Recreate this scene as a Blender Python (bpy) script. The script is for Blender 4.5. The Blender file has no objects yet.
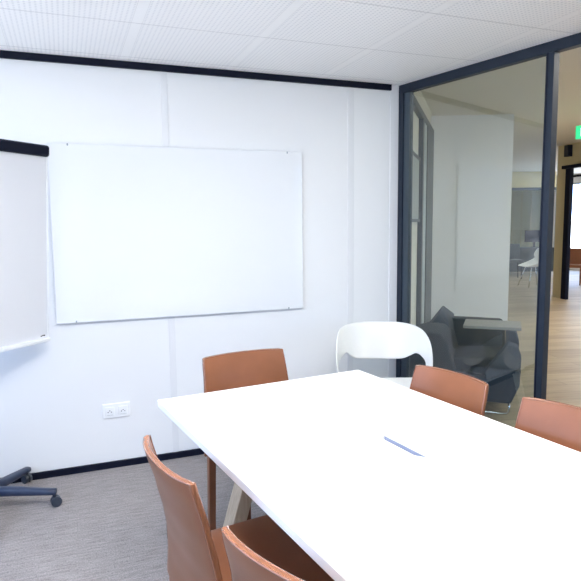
import bpy, bmesh, math, random
from mathutils import Vector, Matrix
random.seed(4)
scene = bpy.context.scene
COL = scene.collection
R = math.radians

# ------------------------------------------------------------------ materials
def mat(name, col, rough=0.5, metal=0.0, spec=0.5, emit=None, estr=0.0, coat=0.0):
    m = bpy.data.materials.new(name); m.use_nodes = True
    b = m.node_tree.nodes['Principled BSDF']
    b.inputs['Base Color'].default_value = (*col, 1)
    b.inputs['Roughness'].default_value = rough
    b.inputs['Metallic'].default_value = metal
    b.inputs['Specular IOR Level'].default_value = spec
    b.inputs['Coat Weight'].default_value = coat
    if emit:
        b.inputs['Emission Color'].default_value = (*emit, 1)
        b.inputs['Emission Strength'].default_value = estr
    return m

def N(m, t, **kw):
    n = m.node_tree.nodes.new(t)
    for k, v in kw.items():
        setattr(n, k, v)
    return n

def L(m, a, b):
    m.node_tree.links.new(a, b)

def bsdf(m):
    return m.node_tree.nodes['Principled BSDF']

def math_node(m, op, a, b=None, c=None):
    n = N(m, 'ShaderNodeMath', operation=op)
    for i, v in enumerate((a, b, c)):
        if v is None:
            continue
        if isinstance(v, (int, float)):
            n.inputs[i].default_value = v
        else:
            L(m, v, n.inputs[i])
    return n.outputs[0]

def add_noise_bump(m, scale=200, strength=0.1, dist=0.002, stretch=None):
    tc = N(m, 'ShaderNodeTexCoord')
    mp = N(m, 'ShaderNodeMapping')
    if stretch:
        mp.inputs['Scale'].default_value = stretch
    L(m, tc.outputs['Object'], mp.inputs['Vector'])
    nz = N(m, 'ShaderNodeTexNoise'); nz.inputs['Scale'].default_value = scale
    nz.inputs['Detail'].default_value = 3
    L(m, mp.outputs[0], nz.inputs['Vector'])
    bp = N(m, 'ShaderNodeBump'); bp.inputs['Strength'].default_value = strength
    bp.inputs['Distance'].default_value = dist
    L(m, nz.outputs['Fac'], bp.inputs['Height'])
    L(m, bp.outputs[0], bsdf(m).inputs['Normal'])
    return nz, mp

def leather_mat():
    m = mat('tan_leather', (0.27, 0.10, 0.047), 0.30, spec=0.32)
    tc = N(m, 'ShaderNodeTexCoord')
    nz = N(m, 'ShaderNodeTexNoise'); nz.inputs['Scale'].default_value = 7; nz.inputs['Detail'].default_value = 5
    L(m, tc.outputs['Object'], nz.inputs['Vector'])
    cr = N(m, 'ShaderNodeValToRGB')
    cr.color_ramp.elements[0].position = 0.3; cr.color_ramp.elements[0].color = (0.196, 0.076, 0.036, 1)
    cr.color_ramp.elements[1].position = 0.75; cr.color_ramp.elements[1].color = (0.236, 0.092, 0.045, 1)
    L(m, nz.outputs['Fac'], cr.inputs[0]); L(m, cr.outputs[0], bsdf(m).inputs['Base Color'])
    vz = N(m, 'ShaderNodeTexVoronoi'); vz.inputs['Scale'].default_value = 420
    L(m, tc.outputs['Object'], vz.inputs['Vector'])
    bp = N(m, 'ShaderNodeBump'); bp.inputs['Strength'].default_value = 0.08; bp.inputs['Distance'].default_value = 0.0008
    L(m, vz.outputs['Distance'], bp.inputs['Height']); L(m, bp.outputs[0], bsdf(m).inputs['Normal'])
    return m

def carpet_mat():
    m = mat('carpet', (0.3, 0.3, 0.32), 0.95, spec=0.1)
    tc = N(m, 'ShaderNodeTexCoord')
    mp = N(m, 'ShaderNodeMapping'); mp.inputs['Scale'].default_value = (9, 75, 1)
    L(m, tc.outputs['Object'], mp.inputs['Vector'])
    n1 = N(m, 'ShaderNodeTexNoise'); n1.inputs['Scale'].default_value = 1.0; n1.inputs['Detail'].default_value = 4; n1.inputs['Roughness'].default_value = 0.7
    L(m, mp.outputs[0], n1.inputs['Vector'])
    n2 = N(m, 'ShaderNodeTexNoise'); n2.inputs['Scale'].default_value = 150; n2.inputs['Detail'].default_value = 2
    L(m, tc.outputs['Object'], n2.inputs['Vector'])
    s = math_node(m, 'ADD', math_node(m, 'MULTIPLY', n1.outputs['Fac'], 0.62), math_node(m, 'MULTIPLY', n2.outputs['Fac'], 0.62))
    cr = N(m, 'ShaderNodeValToRGB')
    cr.color_ramp.elements[0].position = 0.40; cr.color_ramp.elements[0].color = (0.165, 0.150, 0.150, 1)
    cr.color_ramp.elements[1].position = 0.78; cr.color_ramp.elements[1].color = (0.38, 0.345, 0.335, 1)
    L(m, s, cr.inputs[0]); L(m, cr.outputs[0], bsdf(m).inputs['Base Color'])
    bp = N(m, 'ShaderNodeBump'); bp.inputs['Strength'].default_value = 0.5; bp.inputs['Distance'].default_value = 0.004
    L(m, n2.outputs['Fac'], bp.inputs['Height']); L(m, bp.outputs[0], bsdf(m).inputs['Normal'])
    return m

def wood_floor_mat():
    m = mat('plank_floor', (0.4, 0.3, 0.2), 0.45)
    tc = N(m, 'ShaderNodeTexCoord')
    mp = N(m, 'ShaderNodeMapping'); mp.inputs['Rotation'].default_value = (0, 0, R(12))
    L(m, tc.outputs['Object'], mp.inputs['Vector'])
    br = N(m, 'ShaderNodeTexBrick')
    br.inputs['Scale'].default_value = 1.0; br.inputs['Brick Width'].default_value = 1.5; br.inputs['Row Height'].default_value = 0.19
    br.inputs['Mortar Size'].default_value = 0.003; br.offset = 0.37
    br.inputs['Color1'].default_value = (0.43, 0.33, 0.205, 1); br.inputs['Color2'].default_value = (0.31, 0.23, 0.138, 1)
    br.inputs['Mortar'].default_value = (0.2, 0.16, 0.11, 1)
    L(m, mp.outputs[0], br.inputs['Vector'])
    mp2 = N(m, 'ShaderNodeMapping'); mp2.inputs['Scale'].default_value = (1.2, 14, 1)
    L(m, mp.outputs[0], mp2.inputs['Vector'])
    nz = N(m, 'ShaderNodeTexNoise'); nz.inputs['Scale'].default_value = 1.5; nz.inputs['Detail'].default_value = 6
    L(m, mp2.outputs[0], nz.inputs['Vector'])
    mx = N(m, 'ShaderNodeMix', data_type='RGBA', blend_type='MULTIPLY'); mx.inputs[0].default_value = 0.6
    L(m, br.outputs['Color'], mx.inputs[6])
    cr = N(m, 'ShaderNodeValToRGB')
    cr.color_ramp.elements[0].position = 0.3; cr.color_ramp.elements[0].color = (0.6, 0.58, 0.55, 1)
    cr.color_ramp.elements[1].position = 0.7; cr.color_ramp.elements[1].color = (1.1, 1.1, 1.1, 1)
    L(m, nz.outputs['Fac'], cr.inputs[0]); L(m, cr.outputs[0], mx.inputs[7])
    L(m, mx.outputs[2], bsdf(m).inputs['Base Color'])
    return m

def oak_mat():
    m = mat('pale_oak', (0.5, 0.37, 0.24), 0.5)
    nz, mp = add_noise_bump(m, 6, 0.08, 0.001, (14, 14, 1.2))
    cr = N(m, 'ShaderNodeValToRGB')
    cr.color_ramp.elements[0].position = 0.3; cr.color_ramp.elements[0].color = (0.40, 0.30, 0.20, 1)
    cr.color_ramp.elements[1].position = 0.75; cr.color_ramp.elements[1].color = (0.54, 0.42, 0.29, 1)
    L(m, nz.outputs['Fac'], cr.inputs[0]); L(m, cr.outputs[0], bsdf(m).inputs['Base Color'])
    return m

GX, GA, TW = 0.3593 - 0.607 * 12, 0.669 - 0.5635 * 6, 0.607
TD = 0.5635
def ceiling_mat():
    """white perforated metal tiles: rows of pin holes, plain margins, thin joints"""
    m = mat('perforated_tile', (0.86, 0.86, 0.87), 0.55, spec=0.3)
    tc = N(m, 'ShaderNodeTexCoord'); sp = N(m, 'ShaderNodeSeparateXYZ')
    L(m, tc.outputs['Object'], sp.inputs[0])
    u = math_node(m, 'FRACT', math_node(m, 'DIVIDE', math_node(m, 'SUBTRACT', sp.outputs[0], GX), TW))
    v = math_node(m, 'FRACT', math_node(m, 'DIVIDE', math_node(m, 'SUBTRACT', math_node(m, 'MULTIPLY', sp.outputs[1], -1.0), GA), TD))
    du = math_node(m, 'SUBTRACT', 0.5, math_node(m, 'ABSOLUTE', math_node(m, 'SUBTRACT', u, 0.5)))   # distance to joint, tile units
    dv = math_node(m, 'SUBTRACT', 0.5, math_node(m, 'ABSOLUTE', math_node(m, 'SUBTRACT', v, 0.5)))
    field = math_node(m, 'MULTIPLY', math_node(m, 'GREATER_THAN', du, 0.044), math_node(m, 'GREATER_THAN', dv, 0.012))
    n = 28.0
    pu = math_node(m, 'SUBTRACT', math_node(m, 'FRACT', math_node(m, 'MULTIPLY', u, n)), 0.5)
    pv = math_node(m, 'SUBTRACT', math_node(m, 'FRACT', math_node(m, 'MULTIPLY', v, n)), 0.5)
    rr = math_node(m, 'ADD', math_node(m, 'MULTIPLY', pu, pu), math_node(m, 'MULTIPLY', pv, pv))
    dot = math_node(m, 'LESS_THAN', rr, 0.055)
    hole = math_node(m, 'MULTIPLY', field, dot)
    seam = math_node(m, 'LESS_THAN', math_node(m, 'ABSOLUTE', math_node(m, 'SUBTRACT', du, 0.040)), 0.0016)
    joint = math_node(m, 'MAXIMUM', math_node(m, 'LESS_THAN', dv, 0.0038), math_node(m, 'MULTIPLY', seam, 0.45))
    mx = N(m, 'ShaderNodeMix', data_type='RGBA'); L(m, hole, mx.inputs[0])
    mx.inputs[6].default_value = (0.945, 0.945, 0.945, 1); mx.inputs[7].default_value = (0.75, 0.76, 0.78, 1)
    m2 = N(m, 'ShaderNodeMix', data_type='RGBA'); L(m, math_node(m, 'MULTIPLY', joint, 0.75), m2.inputs[0])
    L(m, mx.outputs[2], m2.inputs[6]); m2.inputs[7].default_value = (0.35, 0.35, 0.37, 1)
    L(m, m2.outputs[2], bsdf(m).inputs['Base Color'])
    return m

def glass_mat(name, tint, f0=0.043):
    """clear pane: transmits with a tint and mirrors by Schlick's law (both faces of the pane counted on the front one)"""
    m = bpy.data.materials.new(name); m.use_nodes = True
    nt = m.node_tree; nt.nodes.clear()
    out = nt.nodes.new('ShaderNodeOutputMaterial')
    tr = nt.nodes.new('ShaderNodeBsdfTransparent'); tr.inputs[0].default_value = (*[math.sqrt(c) for c in tint], 1)
    gl = nt.nodes.new('ShaderNodeBsdfGlossy'); gl.inputs['Roughness'].default_value = 0.0
    gl.inputs[0].default_value = (1, 1, 1, 1)
    ge = nt.nodes.new('ShaderNodeNewGeometry')
    dp_ = nt.nodes.new('ShaderNodeVectorMath'); dp_.operation = 'DOT_PRODUCT'
    nt.links.new(ge.outputs['Normal'], dp_.inputs[0]); nt.links.new(ge.outputs['Incoming'], dp_.inputs[1])
    co = math_node(m, 'ABSOLUTE', dp_.outputs['Value'])
    p5 = math_node(m, 'POWER', math_node(m, 'SUBTRACT', 1.0, co), 5.0)
    f = math_node(m, 'ADD', f0, math_node(m, 'MULTIPLY', p5, 1 - f0))
    f2 = math_node(m, 'DIVIDE', math_node(m, 'MULTIPLY', f, 2.0), math_node(m, 'ADD', f, 1.0))
    fac = math_node(m, 'MULTIPLY', f2, math_node(m, 'SUBTRACT', 1.0, ge.outputs['Backfacing']))
    mx = nt.nodes.new('ShaderNodeMixShader')
    nt.links.new(fac, mx.inputs[0]); nt.links.new(tr.outputs[0], mx.inputs[1]); nt.links.new(gl.outputs[0], mx.inputs[2])
    nt.links.new(mx.outputs[0], out.inputs[0])
    return m

M = dict(
    wall=mat('white_panel', (0.80, 0.81, 0.82), 0.5, spec=0.3),
    strip=mat('panel_joint_strip', (0.745, 0.755, 0.77), 0.45, spec=0.3),
    plain=mat('matt_white_paint', (0.78, 0.78, 0.78), 0.8, spec=0.2),
    ceil=ceiling_mat(),
    outer_ceil=mat('corridor_ceiling', (0.74, 0.73, 0.70), 0.8, spec=0.2),
    beige=mat('beige_wall', (0.66, 0.59, 0.38), 0.7, spec=0.2),
    cream=mat('cream_wall', (0.72, 0.71, 0.66), 0.7, spec=0.2),
    black=mat('matt_black', (0.003, 0.005, 0.016), 0.6, spec=0.18),
    frame=mat('dark_blue_aluminium', (0.010, 0.018, 0.034), 0.45, spec=0.35),
    frame2=mat('slate_blue_aluminium', (0.032, 0.048, 0.066), 0.4, spec=0.5),
    leather=leather_mat(), carpet=carpet_mat(), wood=wood_floor_mat(), oak=oak_mat(),
    piping=mat('leather_edge', (0.22, 0.086, 0.045), 0.2, spec=0.7, coat=0.5),
    table=mat('white_laminate', (0.90, 0.90, 0.91), 0.35, spec=0.4),
    cavity=mat('slot_shade_blue', (0.42, 0.46, 0.60), 0.5),  # blue-grey stands in for the shade inside the cable slot
    board=mat('white_glass_board', (0.78, 0.80, 0.82), 0.03, spec=0.6),
    edge=mat('glass_board_edge', (0.28, 0.33, 0.38), 0.2),
    flip=mat('flipchart_steel', (0.70, 0.715, 0.76), 0.3, spec=0.4),
    tray=mat('flipchart_tray', (0.80, 0.82, 0.84), 0.4),
    navy=mat('dark_blue_plastic', (0.022, 0.035, 0.075), 0.4),
    wheel=mat('castor_plastic', (0.03, 0.04, 0.06), 0.35),
    chrome=mat('chrome', (0.75, 0.76, 0.78), 0.12, metal=1.0),
    shell=mat('white_moulded_plastic', (0.84, 0.84, 0.82), 0.4, spec=0.4),
    socket=mat('white_switch_plastic', (0.86, 0.87, 0.88), 0.3),
    hole=mat('dark_hole', (0.03, 0.03, 0.035), 0.6),
    sofa=mat('dark_slate_fabric', (0.026, 0.034, 0.043), 0.9, spec=0.15),
    sofa2=mat('slate_fabric', (0.046, 0.058, 0.075), 0.9, spec=0.15),
    tablet=mat('grey_brown_laminate', (0.30, 0.28, 0.25), 0.5),
    grey=mat('grey_print', (0.35, 0.38, 0.38), 0.6),
    pale=mat('pale_aluminium', (0.42, 0.48, 0.52), 0.4),
    desk=mat('dark_desk', (0.05, 0.065, 0.075), 0.5),
    green=mat('exit_green', (0.02, 0.6, 0.25), 0.4, emit=(0.04, 0.8, 0.32), estr=1.1),
    signwhite=mat('exit_white', (0.9, 0.95, 0.92), 0.4, emit=(0.8, 1.0, 0.9), estr=1.3),
    lamp=mat('lamp_diffuser', (0.9, 0.9, 0.9), 0.4, emit=(1.0, 0.96, 0.92), estr=1.0),
    glass=glass_mat('partition_glass', (0.67, 0.775, 0.80)),
    clear=glass_mat('window_glass', (0.94, 0.96, 0.96)),
    curtain=mat('pale_panel', (0.58, 0.60, 0.44), 0.8),
)

# ------------------------------------------------------------------ helpers
def link(o, parent=None):
    COL.objects.link(o)
    if parent:
        o.parent = parent
    return o

def obj(name, bm, material, parent=None, smooth=False, bevel=0, segs=3, subsurf=0, solid=0, autosmooth=None):
    bmesh.ops.recalc_face_normals(bm, faces=bm.faces[:])
    me = bpy.data.meshes.new(name); bm.to_mesh(me); bm.free()
    me.materials.append(material)
    o = bpy.data.objects.new(name, me); link(o, parent)
    if smooth:
        for p in me.polygons: p.use_smooth = True
    if solid:
        md = o.modifiers.new('solid', 'SOLIDIFY'); md.thickness = solid; md.offset = 0
    if bevel:
        md = o.modifiers.new('bevel', 'BEVEL'); md.width = bevel; md.segments = segs; md.limit_method = 'ANGLE'; md.angle_limit = R(40)
        for p in me.polygons: p.use_smooth = True
        md2 = o.modifiers.new('wn', 'WEIGHTED_NORMAL')
    if subsurf:
        md = o.modifiers.new('sub', 'SUBSURF'); md.levels = subsurf; md.render_levels = subsurf
    return o

def box(bm, lo, hi, mtx=None):
    vs = []
    for z in (lo[2], hi[2]):
        for x, y in ((lo[0], lo[1]), (hi[0], lo[1]), (hi[0], hi[1]), (lo[0], hi[1])):
            p = Vector((x, y, z))
            vs.append(bm.verts.new(mtx @ p if mtx else p))
    for f in ((0, 3, 2, 1), (4, 5, 6, 7), (0, 1, 5, 4), (1, 2, 6, 5), (2, 3, 7, 6), (3, 0, 4, 7)):
        bm.faces.new([vs[i] for i in f])

def boxm(*args, **kw):
    bm = bmesh.new(); box(bm, *args, **kw); return bm

def hexa(bm, quad_a, quad_b):
    a = [bm.verts.new(p) for p in quad_a]; b = [bm.verts.new(p) for p in quad_b]
    bm.faces.new(a[::-1]); bm.faces.new(b)
    for i in range(len(a)):
        j = (i + 1) % len(a); bm.faces.new((a[i], a[j], b[j], b[i]))

def tube(bm, pts, r, n=10, closed=False):
    pts = [Vector(p) for p in pts]; rings = []; m = len(pts)
    up0 = None
    for i, p in enumerate(pts):
        a = pts[i - 1] if (i > 0 or closed) else p
        b = pts[(i + 1) % m] if (i < m - 1 or closed) else p
        t = (b - a).normalized()
        if up0 is None:
            ref = Vector((0, 0, 1)) if abs(t.z) < 0.9 else Vector((1, 0, 0))
            up0 = (ref - t * ref.dot(t)).normalized()
        else:
            up0 = (up0 - t * up0.dot(t)).normalized()
        s = t.cross(up0)
        rad = r[i] if isinstance(r, (list, tuple)) else r
        rings.append([bm.verts.new(p + (up0 * math.cos(2 * math.pi * k / n) + s * math.sin(2 * math.pi * k / n)) * rad) for k in range(n)])
    for i in range(m if closed else m - 1):
        A, B = rings[i], rings[(i + 1) % m]
        for k in range(n):
            bm.faces.new((A[k], A[(k + 1) % n], B[(k + 1) % n], B[k]))
    if not closed:
        bm.faces.new(rings[0][::-1]); bm.faces.new(rings[-1])

def cyl(bm, c, axis, r, h, n=20, r2=None):
    axis = Vector(axis).normalized(); c = Vector(c)
    tube(bm, [c - axis * h / 2, c + axis * h / 2], [r, r if r2 is None else r2], n)

def prism(bm, poly, vec):
    vec = Vector(vec)
    a = [Vector(p) for p in poly]
    hexa(bm, a, [p + vec for p in a])

def setp(o, label=None, cat=None, group=None, kind=None):
    if label: o['label'] = label
    if cat: o['category'] = cat
    if group: o['group'] = group
    if kind: o['kind'] = kind
    return o

def empty(name, loc=(0, 0, 0), rz=0.0, label=None, cat=None, group=None, kind=None):
    o = bpy.data.objects.new(name, None); COL.objects.link(o)
    o.empty_display_size = 0.1
    o.location = loc; o.rotation_euler = (0, 0, rz)
    return setp(o, label, cat, group, kind)

def struct(name, bm, m, parent=None, **kw):
    o = obj(name, bm, m, parent, **kw)
    if parent is None: o['kind'] = 'structure'
    return o

def copy_tree(o, parent=None):
    c = o.copy(); COL.objects.link(c); c.parent = parent
    for ch in list(o.children):
        copy_tree(ch, c)
    return c

# ------------------------------------------------------------------ room shell
H = 2.3605
GP = Vector((2.1564, 0, 0)); GA_ = 0.2033
GD = Vector((math.sin(GA_), -math.cos(GA_), 0))        # along the glass wall, towards the camera
GN = Vector((math.cos(GA_), math.sin(GA_), 0))         # out into the corridor
XL, YR = -1.75, -5.6
def gpt(s, off=0.0, z=0.0):
    return GP + GD * s + GN * off + Vector((0, 0, z))

LEN = 5.72
g0, g1 = gpt(0), gpt(LEN)
bm = bmesh.new()
poly = [(XL - .1, .1), (GP.x - .02, .1), (GP.x + 0.04, 0.0), (g1.x + .04, g1.y), (XL - .1, YR - .1)]
prism(bm, [(x, y, -0.08) for x, y in poly], (0, 0, 0.08)); struct('floor', bm, M['carpet'])
bm = bmesh.new()
poly = [(XL - .1, .1), (GP.x, .1), (GP.x + 0.06, 0.0), (g1.x + .06, g1.y), (XL - .1, YR - .1)]
prism(bm, [(x, y, H) for x, y in poly], (0, 0, 0.10)); struct('ceiling', bm, M['ceil'])
struct('wall_back', boxm((XL - .1, 0, 0), (GP.x + .02, .1, H)), M['wall'])

# left wall with a long window opening
def wall_with_hole(name, u0, u1, wu0, wu1, wz0, wz1, top, place, m):
    bm = bmesh.new()
    for (a, b, c, d) in ((u0, wu0, 0, top), (wu1, u1, 0, top), (wu0, wu1, 0, wz0), (wu0, wu1, wz1, top)):
        if b - a > 1e-4 and d - c > 1e-4:
            place(bm, a, b, c, d)
    return struct(name, bm, m)

LW = (-5.2, -0.55, 0.70, 2.28)
wall_with_hole('wall_left', YR, 0.0, LW[0], LW[1], LW[2], LW[3], H,
               lambda bm, a, b, c, d: box(bm, (XL - .1, a, c), (XL, b, d)), M['plain'])
struct('wall_rear', boxm((XL - .1, YR - .1, 0), (g1.x + .1, YR, H)), M['plain'])
w = empty('window_1', (XL - .05, 0, 0), kind='structure')
def win_frame(w, u0, u1, z0, z1, nmull, place):
    bm = bmesh.new()
    for (a, b, c, d) in ((u0, u1, z0, z0 + .05), (u0, u1, z1 - .05, z1), (u0, u0 + .05, z0, z1), (u1 - .05, u1, z0, z1)):
        place(bm, a, b, c, d, .03)
    obj('window_frame', bm, M['pale'], w)
    for k in range(1, nmull + 1):
        u = u0 + (u1 - u0) * k / (nmull + 1)
        bm = bmesh.new(); place(bm, u - .03, u + .03, z0 + .05, z1 - .05, .03); obj('mullion', bm, M['pale'], w)
    bm = bmesh.new(); place(bm, u0 + .04, u1 - .04, z0 + .04, z1 - .04, .004); obj('pane', bm, M['clear'], w)
win_frame(w, LW[0], LW[1], LW[2], LW[3], 2, lambda bm, a, b, c, d, t: box(bm, (-t, a, c), (t, b, d)))

# back wall trims
struct('trim_1', boxm((XL, -.018, 2.323), (2.0927, .002, H)), M['black'])
struct('baseboard_back', boxm((XL, -.016, 0), (2.0927, .002, .0376)), M['black'])
struct('trim_2', boxm((.5649, -.0035, .0376), (.6032, .002, 2.323)), M['strip'], bevel=.001, segs=1)
struct('trim_3', boxm((1.7741, -.0035, .0376), (1.8182, .002, 2.323)), M['strip'], bevel=.001, segs=1)
struct('trim_4', boxm((2.0927, -.006, 0), (2.1564, .002, H)), M['wall'], bevel=.002, segs=2)

# glass partition (dark aluminium frame, one pane, then an open doorway)
gw = empty('window_2', GP, -math.pi / 2 + GA_, kind='structure')     # local +x runs along the wall towards the camera, +y out
def gbox(s0, s1, o0, o1, z0, z1):
    return boxm((s0, o0, z0), (s1, o1, z1))
M1, M2 = 1.0985, 1.146
DEP = 0.05
obj('jamb', gbox(0.0, 0.045, 0.0, DEP, 0, H), M['frame'], gw, bevel=.002, segs=1)
obj('jamb_liner', gbox(0.045, 0.098, 0.010, DEP - .006, 0.06, 2.3042), M['frame2'], gw)
obj('top_rail', gbox(0.036, LEN, 0.0, DEP, 2.3042, H), M['frame'], gw, bevel=.002, segs=1)
obj('bottom_rail', gbox(0.036, M1, 0.0, DEP, 0, .06), M['frame'], gw, bevel=.002, segs=1)
mu = obj('mullion', gbox(M1, M2, 0.0, DEP, 0, 2.3042), M['frame'], gw, bevel=.002, segs=1)
obj('gasket', gbox(M1 + .008, M1 + .014, -.002, .002, .06, 2.3042), M['black'], gw)
obj('glass_pane', gbox(0.036, M1, 0.020, 0.030, .06, 2.3042), M['glass'], gw)
# beyond the doorway the partition goes on towards the camera
M3 = M2 + 1.0
obj('mullion', gbox(M3, M3 + .087, 0.0, DEP, 0, 2.3042), M['frame'], gw, bevel=.002, segs=1)
obj('bottom_rail', gbox(M3 + .087, LEN, 0.0, DEP, 0, .06), M['frame'], gw, bevel=.002, segs=1)
obj('glass_pane', gbox(M3 + .087, LEN, 0.020, 0.030, .06, 2.3042), M['glass'], gw)

# ------------------------------------------------------------------ corridor shell
HC = 2.85
X1, Y1, Y0 = 14.3, 14.5, -7.0
bm = bmesh.new()
poly = [(GP.x + .04, 0.0), (g1.x + .04, g1.y), (g1.x + .04, Y0), (X1, Y0), (X1, Y1), (-1.0, Y1), (-1.0, 0.1), (GP.x - .02, .1)]
prism(bm, [(x, y, -0.08) for x, y in poly], (0, 0, 0.08)); struct('floor_outer', bm, M['wood'])
bm = bmesh.new()
prism(bm, [(x, y, HC) for x, y in poly], (0, 0, 0.1)); struct('ceiling_outer', bm, M['outer_ceil'])
# bulkhead over the glass wall closing the step between the two ceilings
bm = bmesh.new()
box(bm, (0, 0.02, H), (LEN, DEP, HC), Matrix.Translation(GP) @ Matrix.Rotation(-math.pi / 2 + GA_, 4, 'Z')); struct('wall_bulkhead', bm, M['cream'])

def wall_seg(name, p, q, z0, z1, th, m, **kw):
    """upright slab from p to q (plan), thickness th to the left of p->q"""
    p = Vector((*p, 0)); q = Vector((*q, 0)); d = (q - p).normalized(); n = Vector((-d.y, d.x, 0)) * th
    bm = bmesh.new()
    prism(bm, [p + Vector((0, 0, z0)), q + Vector((0, 0, z0)), q + n + Vector((0, 0, z0)), p + n + Vector((0, 0, z0))], (0, 0, z1 - z0))
    return struct(name, bm, m, **kw)

# white wall straight behind the lounge chairs
wall_seg('wall_white', (4.45, 3.278), (5.60, 2.757), 0, HC, 1.4, M['plain'])
# cream wall running off to the left with its dark framed end
dd = Vector((.637, .771)).normalized()
def dp(s): return (3.117 + dd.x * s, 1.346 + dd.y * s)
wall_seg('wall_side', dp(-1.40), dp(2.12), 0, HC, .1, M['cream'])

# door in the beige wall, bright room beyond
bw = lambda y: 8.70 + 0.16 * (y - 4.75)
wall_seg('wall_beige', (bw(5.10), 5.10), (bw(4.80), 4.80), 0, HC, .12, M['beige'])
wall_seg('wall_header', (bw(4.80), 4.80), (bw(1.5), 1.5), 2.45, HC, .12, M['beige'])
wall_seg('wall_beyond', (bw(2.3), 2.3), (bw(-6.9), -6.9), 0, HC, .12, M['beige'])
dr = empty('door_1', (bw(4.80), 4.80, 0), math.atan2(-1, -.16), kind='structure')   # +x along the wall towards the viewer's right
obj('door_post', boxm((0, -.05, 0), (.13, .02, 2.40)), M['black'], dr)
obj('door_rail', boxm((-.05, -.10, 2.40), (2.5, -.004, 2.46)), M['black'], dr)
obj('glazing_bar', boxm((.13, -.02, 2.24), (2.5, .02, 2.275)), M['black'], dr)
obj('door_post', boxm((2.37, -.05, 0), (2.5, .02, 2.40)), M['black'], dr)
# room behind that door: outer window wall
wall_with_hole('wall_far', Y0, 10.7, 5.6, 10.6, 0.15, 2.6, HC,
               lambda bm, a, b, c, d: box(bm, (14.3, a, c), (14.4, b, d)), M['plain'])
w3 = empty('window_3', (14.35, 0, 0), kind='structure')
win_frame(w3, 5.6, 10.6, .15, 2.6, 3, lambda bm, a, b, c, d, t: box(bm, (-t, a, c), (t, b, d)))

# far glazed office: rails, pale panels
pa, pb = Vector((11.2, 10.05)), Vector((13.0, 9.3))
wall_seg('wall_lintel', (pa.x, pa.y), (pb.x, pb.y), 2.40, HC, .1, M['beige'])
w4 = empty('window_4', (pa.x, pa.y, 0), math.atan2(pb.y - pa.y, pb.x - pa.x), kind='structure')
plen = (pb - pa).length
obj('top_rail', boxm((0, -.03, 2.33), (plen, .03, 2.41)), M['frame2'], w4)
obj('pane', boxm((0, -.004, .03), (plen, .004, 2.33)), M['clear'], w4)
struct('wall_panels', boxm((14.3, 10.7, 0), (14.4, Y1, HC)), M['curtain'])
bm = bmesh.new()
for k in range(8):
    y = 10.75 + k * .42
    box(bm, (14.285, y - .012, 0), (14.301, y + .012, HC))
struct('trim_5', bm, M['beige'])

# outer envelope of the corridor: unseen right wall, its opening added to let daylight in
wall_with_hole('wall_outer_right', g1.x + .1, X1, 4.2, 10.2, 0.3, 2.6, HC,
               lambda bm, a, b, c, d: box(bm, (a, Y0 - .1, c), (b, Y0, d)), M['plain'])
struct('wall_outer_back', boxm((-1.0, Y1, 0), (X1, Y1 + .1, HC)), M['plain'])
struct('wall_outer_left', boxm((-1.1, .1, 0), (-1.0, Y1, HC)), M['plain'])

# dark frame on the cream wall: rail, post pair with a pale strip, hung picture
w5 = empty('window_5', (*dp(0), 0), math.atan2(dd.y, dd.x), kind='structure')   # +x away along the wall, -y faces the viewer
obj('top_rail', boxm((-.60, -.05, 2.53), (2.0, -.001, 2.60)), M['frame2'], w5)
obj('post', boxm((.68, -.05, 0), (.80, -.001, 2.53)), M['frame2'], w5)
obj('pale_strip', boxm((.80, -.04, 0), (1.19, -.001, 2.53)), M['pale'], w5)
obj('post', boxm((1.19, -.05, 0), (2.0, -.001, 2.53)), M['frame2'], w5)

pic = empty('framed_picture', (*dp(0), 1.45), math.atan2(dd.y, dd.x),
            label='narrow grey picture in a dark frame hung on the cream wall behind the glass', cat='picture')
bm = bmesh.new()
for lo, hi in (((-.12, -.03, .0), (.66, -.002, .03)), ((-.12, -.03, .64), (.66, -.002, .67)), ((-.12, -.03, .03), (-.08, -.002, .64)), ((.61, -.03, .03), (.66, -.002, .64))):
    box(bm, lo, hi)
obj('picture_frame', bm, M['frame'], pic)
obj('print', boxm((-.08, -.02, .03), (.61, -.004, .64)), M['grey'], pic)

# exit sign: green with white running figure
ex = empty('exit_sign', (6.04, 2.155, 2.465), math.atan2(-.86, .48) , label='green and white emergency exit sign hanging in the corridor', cat='sign')
ex.rotation_euler = (0, 0, R(-48))
obj('sign_box', boxm((0, -.02, 0), (.36, .02, .16)), M['green'], ex, bevel=.004, segs=1)
bm = bmesh.new()
box(bm, (.055, -.023, .03), (.07, -.0205, .13)); box(bm, (.055, -.023, .115), (.14, -.0205, .13)); box(bm, (.125, -.023, .03), (.14, -.0205, .13))
obj('door_pictogram', bm, M['signwhite'], ex)
bm = bmesh.new()
cyl(bm, (.195, -.0215, .128), (0, 1, 0), .013, .003, 14)
for a, b in (((.19, .112), (.175, .075)), ((.175, .075), (.20, .055)), ((.20, .055), (.195, .025)), ((.175, .075), (.16, .05)), ((.16, .05), (.135, .045)), ((.19, .108), (.215, .09)), ((.188, .108), (.165, .1)), ((.165, .1), (.155, .082))):
    tube(bm, [(a[0], -.0215, a[1]), (b[0], -.0215, b[1])], .006, 6)
obj('running_figure', bm, M['signwhite'], ex)
bm = bmesh.new()
prism(bm, [(.26, -.0225, .072), (.30, -.0225, .072), (.30, -.0225, .05), (.335, -.0225, .08), (.30, -.0225, .11), (.30, -.0225, .088), (.26, -.0225, .088)], (0, .002, 0))
obj('arrow', bm, M['signwhite'], ex)
bm = bmesh.new(); tube(bm, [(.08, 0, .16), (.08, 0, HC - 2.465)], .006, 8); obj('hanger', bm, M['chrome'], ex)
bm = bmesh.new(); tube(bm, [(.28, 0, .16), (.28, 0, HC - 2.465)], .006, 8); obj('hanger', bm, M['chrome'], ex)

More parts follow.
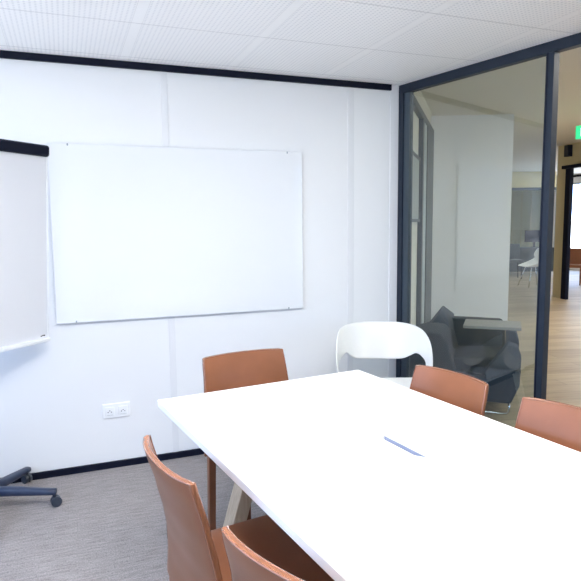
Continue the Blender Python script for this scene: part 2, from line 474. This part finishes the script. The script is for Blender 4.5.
sp = empty('wall_speaker', (bw(4.80) - .006, 4.76, 2.62), math.atan2(-1, -.16), label='small black box fixed high on the beige wall over the far doorway', cat='speaker')
obj('housing', boxm((-.06, -.09, 0), (.06, 0, .205)), M['black'], sp, bevel=.006, segs=2)
obj('grille', boxm((-.05, -.094, .012), (.05, -.089, .19)), M['hole'], sp)

# ------------------------------------------------------------------ whiteboard
wb = empty('whiteboard', (-.063, -.002, .8932), label='large frameless white glass writing board mounted on the back wall', cat='whiteboard')
W_, Hb = 1.5, 1.0
obj('glass_panel', boxm((0, -.024, 0), (W_, -.014, Hb)), M['board'], wb, bevel=.0012, segs=1)
obj('backing', boxm((.002, -.014, .002), (W_ - .002, 0, Hb - .002)), M['edge'], wb)
for x in (.105, W_ - .10):
    for z in (.006, Hb - .006):
        bm = bmesh.new(); box(bm, (x - .004, -.027, z - .006), (x + .004, -.012, z + .006)); obj('clip', bm, M['chrome'] if 0 else M['edge'], wb, bevel=.002, segs=1)

# ------------------------------------------------------------------ power outlet
po = empty('power_outlet', (.160, 0, .3055), label='white double power socket low on the back wall', cat='outlet')
obj('cover_plate', boxm((0, -.010, 0), (.158, 0, .087)), M['socket'], po, bevel=.004, segs=3)
for k in range(2):
    cx = .041 + k * .076
    s = obj('socket_insert', boxm((cx - .026, -.0125, .016), (cx + .026, -.009, .068)), M['socket'], po, bevel=.0015, segs=2)
    for hx, hz in ((-.0095, .038), (.0095, .038), (0, .0465)):
        bm = bmesh.new(); cyl(bm, (cx + hx, -.0125, hz), (0, 1, 0), .0028, .003, 10); obj('pin_hole', bm, M['hole'], s)
    obj('label_line', boxm((cx - .018, -.0130, .019), (cx + .018, -.0123, .0205)), M['grey'], s)

# ------------------------------------------------------------------ flipchart
fy, fl = R(43.66), R(4.03)
u = Vector((math.cos(fy), math.sin(fy), 0)); nrm = Vector((math.sin(fy), -math.cos(fy), 0))
BR = Vector((-.1048, -.12, .8256))
hub = Vector((-.43, -.32, 0))
fc = empty('flipchart', hub, 0, label='white flipchart board with black clamp bar on a wheeled star base', cat='flipchart')
# board-local frame: origin at bottom right corner, x along u, y towards the room (front), z up the leaning board
zax = (Vector((0, 0, 1)) * math.cos(fl) + nrm * math.sin(fl)).normalized()
yax = zax.cross(u).normalized()
if yax.dot(nrm) < 0: yax = -yax
Mb = Matrix.Translation(BR - hub) @ Matrix(((u.x, yax.x, zax.x, 0), (u.y, yax.y, zax.y, 0), (u.z, yax.z, zax.z, 0), (0, 0, 0, 1)))
FW, FH = .70, 1.033
obj('board', boxm((-FW, -.022, .012), (-.006, -.004, FH - .03), Mb), M['flip'], fc, bevel=.003, segs=2)
obj('tray', boxm((-FW, -.022, -.004), (-.004, .022, .014), Mb), M['tray'], fc, bevel=.004, segs=3)
obj('side_rim', boxm((-.009, -.024, .014), (.0, -.001, FH - .04), Mb), M['tray'], fc, bevel=.002, segs=2)
obj('clamp_bar', boxm((-FW - .01, -.03, FH - .056), (0.0, .018, FH + .002), Mb), M['black'], fc, bevel=.014, segs=5)
bm = bmesh.new()
for k, (x, z) in enumerate(((-.052, .026), (-.044, .028), (-.036, .0285), (-.029, .0275))):
    box(bm, (x, -.004, z - .0035), (x + .006, -.0030, z + .0035), Mb)
obj('badge', bm, M['hole'], fc)
pole_top = Mb @ Vector((-FW / 2 - .02, -.05, .75))
bm = bmesh.new(); tube(bm, [(0, 0, .09), (0, 0, .75), (pole_top.x * .5, pole_top.y * .5, 1.2), tuple(pole_top)], .02, 14); obj('pole', bm, M['pale'], fc, smooth=True)
bm = bmesh.new(); cyl(bm, (0, 0, .10), (0, 0, 1), .05, .08, 24); obj('hub', bm, M['navy'], fc, bevel=.008)
bm = bmesh.new(); box(bm, (-FW * .75, -.055, .5), (-FW * .25, -.022, .56), Mb); obj('bracket', bm, M['pale'], fc)
a0 = math.atan2(-.395 + .32, -.118 + .43)
for k in range(5):
    a = a0 + k * 2 * math.pi / 5
    d = Vector((math.cos(a), math.sin(a), 0)); s = Vector((-d.y, d.x, 0)); rr = .325
    bm = bmesh.new()
    secs = []
    for t, hw, z0, z1 in ((.03, .026, .075, .125), (.12, .024, .073, .118), (.22, .022, .068, .106), (.30, .021, .064, .096), (.335, .020, .064, .092)):
        c = d * t
        ring = []
        for q in range(12):
            th = 2 * math.pi * q / 12
            cx = math.copysign(abs(math.cos(th)) ** .6, math.cos(th)) * hw; cz = math.copysign(abs(math.sin(th)) ** .6, math.sin(th)) * (z1 - z0) / 2
            ring.append(bm.verts.new(c + s * cx + Vector((0, 0, (z0 + z1) / 2 + cz))))
        secs.append(ring)
    for A, B in zip(secs, secs[1:]):
        for q in range(12): bm.faces.new((A[q], A[(q + 1) % 12], B[(q + 1) % 12], B[q]))
    bm.faces.new(secs[0][::-1]); bm.faces.new(secs[-1])
    leg = obj('leg', bm, M['navy'], fc, smooth=True)
    bm = bmesh.new()
    wa = Matrix.Rotation(a + R((25, 70, 140, -40, 100)[k]), 4, 'Z')
    wd = wa @ Vector((0, 1, 0)); wt = wa @ Vector((1, 0, 0))
    c = d * rr + wt * .008
    for sgn in (-1, 1):
        cyl(bm, c + wd * sgn * .012 + Vector((0, 0, .0265)), wd, .0265, .016, 20)
    cyl(bm, d * rr + Vector((0, 0, .055)), (0, 0, 1), .008, .03, 10)
    cyl(bm, c + Vector((0, 0, .030)), wd, .021, .012, 16)
    obj('castor', bm, M['wheel'], leg, bevel=.002, segs=2)

# ------------------------------------------------------------------ meeting table
TA = R(7.0)
TO = Vector((.320, -1.183, 0))
TWD, TL, TZ, TT = .985, 2.05, .735, .028
tb = empty('meeting_table', TO, TA, label='long white topped meeting table on slanted oak legs', cat='table')
# local: +x across, -y along the table towards the camera
SX, SY0, SY1 = .540, -.747, -1.020      # cable slot
def table_top():
    bm = bmesh.new()
    hole = [(SX - .001, SY0 - .022), (SX + .012, SY0 + .008 - .03), (SX + .012, SY1 + .03), (SX - .012, SY1 + .055), (SX - .012, SY0 - .032)]
    hx0, hx1, hy0, hy1 = SX - .011, SX + .011, SY1 + .03, SY0 - .03
    xs = [0, hx0, hx1, TWD]; ys = [-TL, hy0, hy1, 0]
    for zi, z in enumerate((TZ - TT, TZ)):
        pass
    grid = {}
    for zi, z in enumerate((TZ - TT, TZ)):
        for i, x in enumerate(xs):
            for j, y in enumerate(ys):
                xx = x
                if (i, j) == (1, 1): xx, yy = x, y + .035
                elif (i, j) == (1, 2): xx, yy = x, y - .012
                else: yy = y
                grid[zi, i, j] = bm.verts.new((xx, yy, z))
    for i in range(3):
        for j in range(3):
            if i == 1 and j == 1: continue
            bm.faces.new([grid[1, i, j], grid[1, i + 1, j], grid[1, i + 1, j + 1], grid[1, i, j + 1]])
            bm.faces.new([grid[0, i, j], grid[0, i, j + 1], grid[0, i + 1, j + 1], grid[0, i + 1, j]])
    def side(path, close=True):
        for k in range(len(path)):
            a, b = path[k], path[(k + 1) % len(path)]
            bm.faces.new([grid[0, a[0], a[1]], grid[0, b[0], b[1]], grid[1, b[0], b[1]], grid[1, a[0], a[1]]])
    side([(0, 0), (1, 0), (2, 0), (3, 0), (3, 1), (3, 2), (3, 3), (2, 3), (1, 3), (0, 3), (0, 2), (0, 1)])
    side([(1, 1), (1, 2), (2, 2), (2, 1)])
    return bm
obj('tabletop', table_top(), M['table'], tb, bevel=.0025, segs=2)
bm = bmesh.new(); box(bm, (SX + .0095, SY1 - .01, TZ - .001), (SX + .0115, SY0 + .012, TZ + .0004)); obj('lid_joint', bm, M['grey'], tb)
bm = bmesh.new()
box(bm, (SX - .06, SY1 - .02, TZ - .085), (SX + .06, SY0 + .02, TZ - .08))
box(bm, (SX - .06, SY1 - .02, TZ - .08), (SX - .055, SY0 + .02, TZ - TT)); box(bm, (SX + .055, SY1 - .02, TZ - .08), (SX + .06, SY0 + .02, TZ - TT))
obj('cable_tray', bm, M['cavity'], tb)
bm = bmesh.new()
box(bm, (SX - .0125, SY1 + .03, TZ - .05), (SX - .0105, SY0 - .03, TZ - .0015)); box(bm, (SX + .0105, SY1 + .03, TZ - .05), (SX + .0125, SY0 - .03, TZ - .0015))
obj('slot_shade_sides', bm, M['cavity'], tb)  # added side strips, coloured for the shade in the slot
for ty in (-.268, -1.78):
    for sgn in (1, -1):
        xf = .13 if sgn > 0 else TWD - .13          # foot
        xt = xf + sgn * .21                          # head
        hw, hd = .029, .040
        bm = bmesh.new()
        lo = [(xf - hw, ty - hd, 0), (xf + hw, ty - hd, 0), (xf + hw, ty + hd, 0), (xf - hw, ty + hd, 0)]
        hi = [(xt - hw, ty - hd, TZ - TT - .03), (xt + hw, ty - hd, TZ - TT - .03), (xt + hw, ty + hd, TZ - TT - .03), (xt - hw, ty + hd, TZ - TT - .03)]
        hexa(bm, lo, hi); obj('leg', bm, M['oak'], tb, bevel=.004, segs=2)
    obj('crossbeam', boxm((.20, ty - .045, TZ - TT - .05), (TWD - .20, ty + .045, TZ - TT)), M['oak'], tb, bevel=.003, segs=2)

# ------------------------------------------------------------------ leather chairs
# local: chair faces +Y, origin on the floor below the middle of the seat's rear edge
def interp(tab, t):
    for (a, va), (b, vb) in zip(tab, tab[1:]):
        if t <= b:
            k = (t - a) / (b - a); k = k * k * (3 - 2 * k) * .35 + k * .65
            return va + (vb - va) * k
    return tab[-1][1]
Z0, ZT = .37, .82
YC = [(.37, -.006), (.44, -.001), (.52, -.002), (.60, -.014), (.70, -.035), (.82, -.065)]
WH = [(.37, .224), (.46, .221), (.60, .212), (.74, .204), (.82, .200)]
def back_pt(uu, z):
    sag = .014 + .021 * max(0, (z - .45) / .37)
    w_ = interp(WH, z)
    return Vector((uu * w_, interp(YC, z) - sag * (1 - abs(uu) ** 2.4), z + .002 * (1 - uu * uu) * max(0, (z - .7) / .12)))
def back_mesh():
    bm = bmesh.new(); nu, nz = 20, 20; th = .0095
    rows = {}
    for side in (0, 1):
        for j in range(nz + 1):
            z = Z0 + (ZT - Z0) * j / nz
            for i in range(nu + 1):
                uu = -1 + 2 * i / nu
                p = back_pt(uu, z)
                ex_ = 1 - abs(uu); edge = min(1, (1 - abs(uu)) / .10, (ZT - z) / .025 if j > nz - 3 else 1)
                t_ = th * (.72 + .28 * math.sqrt(max(0, edge)))
                rows[side, j, i] = bm.verts.new(p + Vector((0, t_ if side else -t_, 0)))
    for j in range(nz):
        for i in range(nu):
            bm.faces.new([rows[0, j, i], rows[0, j, i + 1], rows[0, j + 1, i + 1], rows[0, j + 1, i]])
            bm.faces.new([rows[1, j, i], rows[1, j + 1, i], rows[1, j + 1, i + 1], rows[1, j, i + 1]])
    for i in range(nu):
        for j in (0, nz):
            bm.faces.new([rows[0, j, i], rows[1, j, i], rows[1, j, i + 1], rows[0, j, i + 1]])
    for j in range(nz):
        for i in (0, nu):
            bm.faces.new([rows[0, j, i], rows[0, j + 1, i], rows[1, j + 1, i], rows[1, j, i]])
    return bm
def rim_path(off):
    pts = []
    for j in range(13): pts.append(back_pt(-1, .47 + (ZT - .47) * j / 12) + Vector((.0035, off, 0)))
    pts[-1] += Vector((.002, 0, -.002))
    for i in range(1, 24): pts.append(back_pt(-1 + 2 * i / 24, ZT) + Vector((0, off, -.002)))
    last = [back_pt(1, .47 + (ZT - .47) * j / 12) + Vector((-.0035, off, 0)) for j in range(12, -1, -1)]
    last[0] += Vector((-.002, 0, -.002))
    return pts + last
SW, SD = .225, .41
def make_chair():
    t = empty('leather_chair', (0, 0, 0))
    obj('backrest', back_mesh(), M['leather'], t, smooth=True, bevel=.004, segs=3)
    bm = bmesh.new(); tube(bm, rim_path(.0062), .0030, 8); obj('edge_piping', bm, M['piping'], t, smooth=True)
    bm = bmesh.new(); tube(bm, rim_path(-.0062), .0030, 8); obj('edge_piping', bm, M['piping'], t, smooth=True)
    bm = bmesh.new()
    n = 12
    top = [[bm.verts.new((-SW + 2 * SW * i / n, .006 + (SD - .006) * j / n, .455 + .010 * (1 - (2 * i / n - 1) ** 4) * (1 - (2 * j / n - 1) ** 4))) for i in range(n + 1)] for j in range(n + 1)]
    bot = [[bm.verts.new((-SW + 2 * SW * i / n, .006 + (SD - .006) * j / n, .392)) for i in range(n + 1)] for j in range(n + 1)]
    for j in range(n):
        for i in range(n):
            bm.faces.new([top[j][i], top[j][i + 1], top[j + 1][i + 1], top[j + 1][i]])
            bm.faces.new([bot[j][i], bot[j + 1][i], bot[j + 1][i + 1], bot[j][i + 1]])
    for k in range(n):
        bm.faces.new([bot[0][k], bot[0][k + 1], top[0][k + 1], top[0][k]]); bm.faces.new([bot[n][k], top[n][k], top[n][k + 1], bot[n][k + 1]])
        bm.faces.new([bot[k][0], top[k][0], top[k + 1][0], bot[k + 1][0]]); bm.faces.new([bot[k][n], bot[k + 1][n], top[k + 1][n], top[k][n]])
    obj('seat', bm, M['leather'], t, smooth=True, bevel=.012, segs=4)
    for sx in (-1, 1):
        for y0, yb in ((.008, -.012), (SD - .022, SD - .012)):
            bm = bmesh.new(); a, b = .0165, .0145
            x = sx * (SW - .030)
            hexa(bm, [(x - b, yb - b, 0), (x + b, yb - b, 0), (x + b, yb + b, 0), (x - b, yb + b, 0)],
                 [(x - a, y0 - a, .40), (x + a, y0 - a, .40), (x + a, y0 + a, .40), (x - a, y0 + a, .40)])
            lg = obj('leg', bm, M['leather'], t, bevel=.003, segs=2)
            bm = bmesh.new(); cyl(bm, (x, yb, .004), (0, 0, 1), .012, .008, 14); obj('foot_glide', bm, M['hole'], lg)
    return t
chair = make_chair()
GRP = 'tan leather chairs around the white meeting table'
def yaw_of(f): return math.atan2(-f[0], f[1])
chairs = [
    ((.792, -.925), (math.sin(TA + .008), -math.cos(TA + .008)), 'tan leather chair tucked in at the head of the table below the whiteboard'),
    ((.294, -1.990), (.989, .148), 'tan leather chair on the left side of the table, the one nearer the flipchart'),
    ((.417, -2.559), (math.cos(R(25)), math.sin(R(25))), 'nearest tan leather chair on the left, cut by the photo bottom edge'),
    ((1.383, -1.590), (-.984, -.180), 'tan leather chair on the right side beside the white plastic armchair'),
    ((1.469, -2.144), (-.978, -.21), 'tan leather chair at the right edge in front of the open doorway'),
]
for i, (loc, f, lab) in enumerate(chairs):
    o = chair if i == 0 else copy_tree(chair)
    o.scale = (1, 1, 1)
    o.location = (loc[0], loc[1], 0); o.rotation_euler = (0, 0, yaw_of(f))
    o.scale = (1.06 if i == 0 else .97, 1, 1)
    setp(o, lab, 'chair', GRP)
fch = copy_tree(chair); fch.scale = (1, 1, 1); fch.location = (11.05, 6.80, 0); fch.rotation_euler = (0, 0, R(130))
setp(fch, 'distant tan leather chair in the bright room beyond the far doorway', 'chair')

# ------------------------------------------------------------------ white loop armchair
def catmull(P, k):
    out = []; n = len(P)
    for i in range(n):
        p0, p1, p2, p3 = P[i - 1], P[i], P[(i + 1) % n], P[(i + 2) % n]
        for q in range(k):
            t = q / k
            out.append(0.5 * ((2 * p1) + (p2 - p0) * t + (2 * p0 - 5 * p1 + 4 * p2 - p3) * t * t + (3 * p1 - p0 - 3 * p2 + p3) * t ** 3))
    return out
wc_f = Vector((-.40, -.917)).normalized()
wc = empty('loop_armchair', (1.779, -.456, 0), yaw_of(wc_f), label='white moulded plastic armchair with looping band back in the corner by the glass', cat='chair')
half = [  # centre, half-width vector (towards the band's upper / outer edge)
    ((0, -.235, .685), (0, -.022, .120)),
    ((.105, -.222, .685), (.008, -.022, .119)),
    ((.180, -.175, .690), (.018, -.018, .110)),
    ((.228, -.100, .700), (.030, -.004, .088)),
    ((.256, -.020, .700), (.030, .025, .062)),
    ((.276, .050, .665), (.020, .050, .036)),
    ((.288, .075, .600), (.008, .060, .008)),
    ((.278, .065, .530), (.000, .070, .000)),
    ((.230, .060, .478), (.000, .120, -.004)),
    ((.120, .060, .458), (0, .185, -.004)),
]
wc.scale = (.95, 1, 1)
secs = [(Vector(c), Vector(w_)) for c, w_ in half]
mirror = [(Vector((-c.x, c.y, c.z)), Vector((-w_.x, w_.y, w_.z))) for c, w_ in secs[1:]]
ring = secs + [(Vector((0, .055, .450)), Vector((0, .205, -.004)))] + mirror[::-1]
cs = catmull([c for c, _ in ring], 6); ws = catmull([w_ for _, w_ in ring], 6)
bm = bmesh.new(); nw = 8
G = []
for c, w_ in zip(cs, ws):
    row = []
    for k in range(nw + 1):
        t = -1 + 2 * k / nw
        row.append(bm.verts.new(c + w_ * t))
    G.append(row)
for i in range(len(G)):
    A, B = G[i], G[(i + 1) % len(G)]
    for k in range(nw): bm.faces.new((A[k], A[k + 1], B[k + 1], B[k]))
obj('shell', bm, M['shell'], wc, smooth=True, solid=.010, subsurf=1)
for sx in (-1, 1):
    for sy, fy_ in ((-.08, -.20), (.20, .30)):
        bm = bmesh.new(); tube(bm, [(sx * .15, sy, .43), (sx * .235, fy_, 0)], [.016, .010], 12); obj('leg', bm, M['shell'], wc, smooth=True)

# ------------------------------------------------------------------ lounge chairs beyond the glass
lu = Vector((.75, -.66, 0)).normalized(); lv = Vector((.66, .75, 0)).normalized()   # right / away as seen from the table
def lounge(name, origin, label, with_tablet, s=1.0):
    t = empty(name, origin, math.atan2(lu.y, lu.x), label=label, cat='armchair')
    # local: +x right, +y away; right front foot near x=0
    bm = bmesh.new()
    prism(bm, [(-.78, 0, .10), (.0, 0, .105), (.055, 0, .24), (.062, 0, .365), (-.18, 0, .265), (-.45, 0, .30), (-.80, 0, .33)], (0, .72, 0))
    obj('shell_base', bm, M['sofa2'], t, bevel=.012, segs=3)
    bm = bmesh.new()
    prism(bm, [(.060, .01, .37), (-.18, .01, .27), (-.19, .01, .33), (-.035, .01, .55), (.035, .01, .53), (.062, .01, .45)], (0, .14, 0))
    obj('armrest', bm, M['sofa2'], t, bevel=.012, segs=3)
    bm = bmesh.new()
    prism(bm, [(.055, .58, .37), (-.18, .58, .27), (-.25, .58, .40), (-.035, .58, .56), (.035, .58, .54), (.058, .58, .45)], (0, .14, 0))
    obj('armrest', bm, M['sofa2'], t, bevel=.012, segs=3)
    bm = bmesh.new()
    prism(bm, [(-.60, .13, .29), (-.06, .13, .27), (.03, .13, .36), (-.05, .13, .42), (-.50, .13, .40)], (0, .46, 0))
    obj('seat_cushion', bm, M['sofa'], t, bevel=.02, segs=3)
    bm = bmesh.new()
    prism(bm, [(-.84, .0, .30), (-.40, .0, .30), (-.46, .0, .54), (-.52, .0, .60), (-.60, .0, .61), (-.74, .0, .57), (-.88, .0, .50)], (0, .62, 0))
    obj('backrest', bm, M['sofa'], t, bevel=.02, segs=3)
    bm = bmesh.new()
    prism(bm, [(-.60, .60, .28), (-.06, .60, .28), (-.06, .60, .56), (-.075, .60, .62), (-.09, .60, .635), (-.60, .60, .64)], (0, .10, 0))
    obj('side_wing', bm, M['sofa'], t, bevel=.015, segs=3)
    bm = bmesh.new()
    hexa(bm, [(-.70, .46, .50), (-.46, .46, .50), (-.50, .48, .62), (-.57, .50, .70)], [(-.74, .62, .50), (-.46, .70, .50), (-.47, .70, .66), (-.56, .66, .735)])
    obj('headrest', bm, M['sofa2'], t, bevel=.012, segs=3)
    for y in (.06, .62):
        bm = bmesh.new(); tube(bm, [(-.64, y, .10), (-.64, y, .008), (-.03, y, .008), (-.01, y, .03), (-.01, y, .11)], .008, 10); obj('leg', bm, M['chrome'], t, smooth=True)
    if with_tablet:
        tt = obj('writing_tablet', boxm((-.36, .14, .63), (.06, .46, .653)), M['tablet'], t, bevel=.004, segs=2)
        bm = bmesh.new(); tube(bm, [(-.06, .50, .40), (-.06, .50, .60), (-.10, .36, .63)], .014, 10); obj('tablet_arm', bm, M['chrome'], tt, smooth=True)
    return t
lounge('lounge_armchair', (3.01, -.21, 0), 'dark slate angular lounge armchair with a grey writing tablet just beyond the glass', True)

# ------------------------------------------------------------------ things in the far office
sc_ = empty('shell_chair', (9.80, 6.70, 0), R(75), label='pale shell chair with thin metal legs in the distant office area', cat='chair')
prof = [(.24, .44), (.20, .425), (.08, .42), (-.08, .42), (-.17, .455), (-.215, .56), (-.245, .70), (-.26, .82)]
hw_ = [.20, .23, .24, .24, .25, .25, .23, .17]
lift = [.0, .03, .08, .14, .16, .10, .04, .0]
bm = bmesh.new(); rows = []
for (y, z), w_, lf in zip(prof, hw_, lift):
    rows.append([bm.verts.new((uu * w_, y + (abs(uu) ** 2) * (.10 if z > .5 else 0), z + lf * abs(uu) ** 2.2)) for uu in [k / 4 - 1 for k in range(9)]])
for A, B in zip(rows, rows[1:]):
    for k in range(8): bm.faces.new((A[k], A[k + 1], B[k + 1], B[k]))
sc_.scale = (1.1, 1.1, 1.05)
obj('shell', bm, M['shell'], sc_, smooth=True, solid=.012, subsurf=2)
for sx in (-1, 1):
    for sy in (-1, 1):
        bm = bmesh.new(); tube(bm, [(sx * .12, sy * .11, .41), (sx * .22, sy * .21, 0)], .011, 8); obj('leg', bm, M['chrome'], sc_, smooth=True)

dk = empty('office_desk', (11.55, 9.05, 0), math.atan2(-.7, 1.7), label='dark desk in the distant office behind the pale shell chair', cat='desk')
obj('desktop', boxm((-.7, -.35, .72), (.9, .35, .76)), M['desk'], dk, bevel=.005, segs=1)
obj('modesty_panel', boxm((-.66, -.30, .12), (.86, -.27, .72)), M['desk'], dk)
for x in (-.64, .84):
    for y in (-.30, .30):
        obj('leg', boxm((x - .025, y - .025, 0), (x + .025, y + .025, .72)), M['desk'], dk)
mo = empty('monitor', (11.95, 8.95, .7605), math.atan2(-.7, 1.7), label='black screen standing on the dark distant desk', cat='monitor')
obj('screen', boxm((-.26, -.02, .14), (.26, .02, .46)), M['black'], mo, bevel=.006, segs=2)
obj('stand', boxm((-.03, .0, .006), (.03, .03, .2)), M['black'], mo)
obj('stand_base', boxm((-.11, -.08, 0), (.11, .08, .008)), M['black'], mo)
oc = empty('task_chair', (10.75, 8.45, 0), R(150), label='dark upholstered chair in front of the distant dark desk', cat='chair')
obj('backrest', boxm((-.23, -.24, .5), (.23, -.17, .88)), M['desk'], oc, bevel=.03, segs=3)
obj('seat', boxm((-.24, -.2, .42), (.24, .24, .49)), M['desk'], oc, bevel=.02, segs=3)
for sx in (-1, 1):
    for sy in (-1, 1):
        bm = bmesh.new(); tube(bm, [(sx * .19, sy * .18, .43), (sx * .21, sy * .2, 0)], .012, 8); obj('leg', bm, M['black'], oc)

# ------------------------------------------------------------------ ceiling lamps (all outside the view) and daylight
def lamp(loc, w_, d_, z, watts, col, label, rot=0.0):
    t = empty('ceiling_light', (loc[0], loc[1], z), rot, label=label, cat='lamp', group='flat ceiling light panels')
    bm = bmesh.new()
    for lo, hi in (((-w_ / 2, -d_ / 2, -.02), (w_ / 2, -d_ / 2 + .02, 0)), ((-w_ / 2, d_ / 2 - .02, -.02), (w_ / 2, d_ / 2, 0)),
                   ((-w_ / 2, -d_ / 2 + .02, -.02), (-w_ / 2 + .02, d_ / 2 - .02, 0)), ((w_ / 2 - .02, -d_ / 2 + .02, -.02), (w_ / 2, d_ / 2 - .02, 0))):
        box(bm, lo, hi)
    obj('lamp_frame', bm, M['tray'], t)
    m = mat('lamp_glow', (.9, .9, .9), .5, emit=col, estr=watts)
    obj('diffuser', boxm((-w_ / 2 + .02, -d_ / 2 + .02, -.012), (w_ / 2 - .02, d_ / 2 - .02, -.006)), m, t)
    return t
ROOM_E = 28.0
for p in ((.15, -2.07), (.97, -2.07), (.15, -2.63), (.97, -2.63)):
    lamp(p, .6, .6, H, ROOM_E, (1.0, .98, .96), 'square flat ceiling light panel above the room behind the camera')
for p in ((4.3, -1.8), (6.6, .3), (7.6, 1.9), (10.5, 3.2), (3.0, 3.6), (9.5, 8.5), (12.6, 7.4)):  # unseen panels, added to brighten the corridor and the rooms beyond
    lamp(p, 1.2, .6, HC, 38.0, (1.0, .97, .91), 'unseen flat ceiling light panel added to brighten the corridor')

world = bpy.data.worlds.new('daylight'); scene.world = world; world.use_nodes = True
bg = world.node_tree.nodes['Background']
wn, wl = world.node_tree.nodes, world.node_tree.links
wtc = wn.new('ShaderNodeTexCoord'); wsp = wn.new('ShaderNodeSeparateXYZ'); wl.new(wtc.outputs['Generated'], wsp.inputs[0])
wcr = wn.new('ShaderNodeValToRGB'); wl.new(wsp.outputs['Z'], wcr.inputs[0])       # below the horizon: brighter half added to light the ceiling; above: blue-white sky
wcr.color_ramp.elements[0].position = 0.0; wcr.color_ramp.elements[0].color = (.62, .665, .76, 1)
wcr.color_ramp.elements[1].position = 0.02; wcr.color_ramp.elements[1].color = (.32, .455, .73, 1)
wl.new(wcr.outputs[0], bg.inputs['Color']); bg.inputs['Strength'].default_value = 11.5
def portal(loc, rot, sx, sy):
    l = bpy.data.lights.new('window_portal', 'AREA'); l.shape = 'RECTANGLE'; l.size = sx; l.size_y = sy; l.cycles.is_portal = True
    o = bpy.data.objects.new('window_portal', l); COL.objects.link(o); o.location = loc; o.rotation_euler = rot
portal((XL - .12, (LW[0] + LW[1]) / 2, (LW[2] + LW[3]) / 2), (0, R(-90), 0), LW[3] - LW[2], LW[1] - LW[0])
portal((7.2, Y0 - .12, 1.45), (R(90), 0, 0), 6.0, 2.3)
portal((14.42, 8.1, 1.37), (0, R(90), 0), 2.45, 5.0)

# ------------------------------------------------------------------ camera
F_PX = 583.06
yaw, pitch, roll = .3681, -.1123, -.0102
fwd = Vector((math.sin(yaw) * math.cos(pitch), math.cos(yaw) * math.cos(pitch), math.sin(pitch)))
rt = fwd.cross(Vector((0, 0, 1))).normalized(); up = rt.cross(fwd)
c, s = math.cos(roll), math.sin(roll)
rt2, up2 = c * rt + s * up, -s * rt + c * up
cd = bpy.data.cameras.new('camera'); cam = bpy.data.objects.new('camera', cd); COL.objects.link(cam)
cd.sensor_fit = 'HORIZONTAL'; cd.sensor_width = 36; cd.lens = 36 * F_PX / 581
cd.clip_start = .05; cd.clip_end = 200
mw = Matrix((rt2, up2, -fwd)).transposed().to_4x4(); mw.translation = Vector((0, -3.525, 1.4356))
cam.matrix_world = mw
scene.camera = cam

vs = scene.view_settings
vs.view_transform = 'Standard'; vs.look = 'None'; vs.gamma = 1; vs.use_curve_mapping = False
vs.exposure = -0.44
scene.cycles.use_denoising = True
scene.cycles.max_bounces = 12; scene.cycles.diffuse_bounces = 6; scene.cycles.transparent_max_bounces = 16
scene.cycles.caustics_reflective = False; scene.cycles.caustics_refractive = False
scene.cycles.sample_clamp_indirect = 10
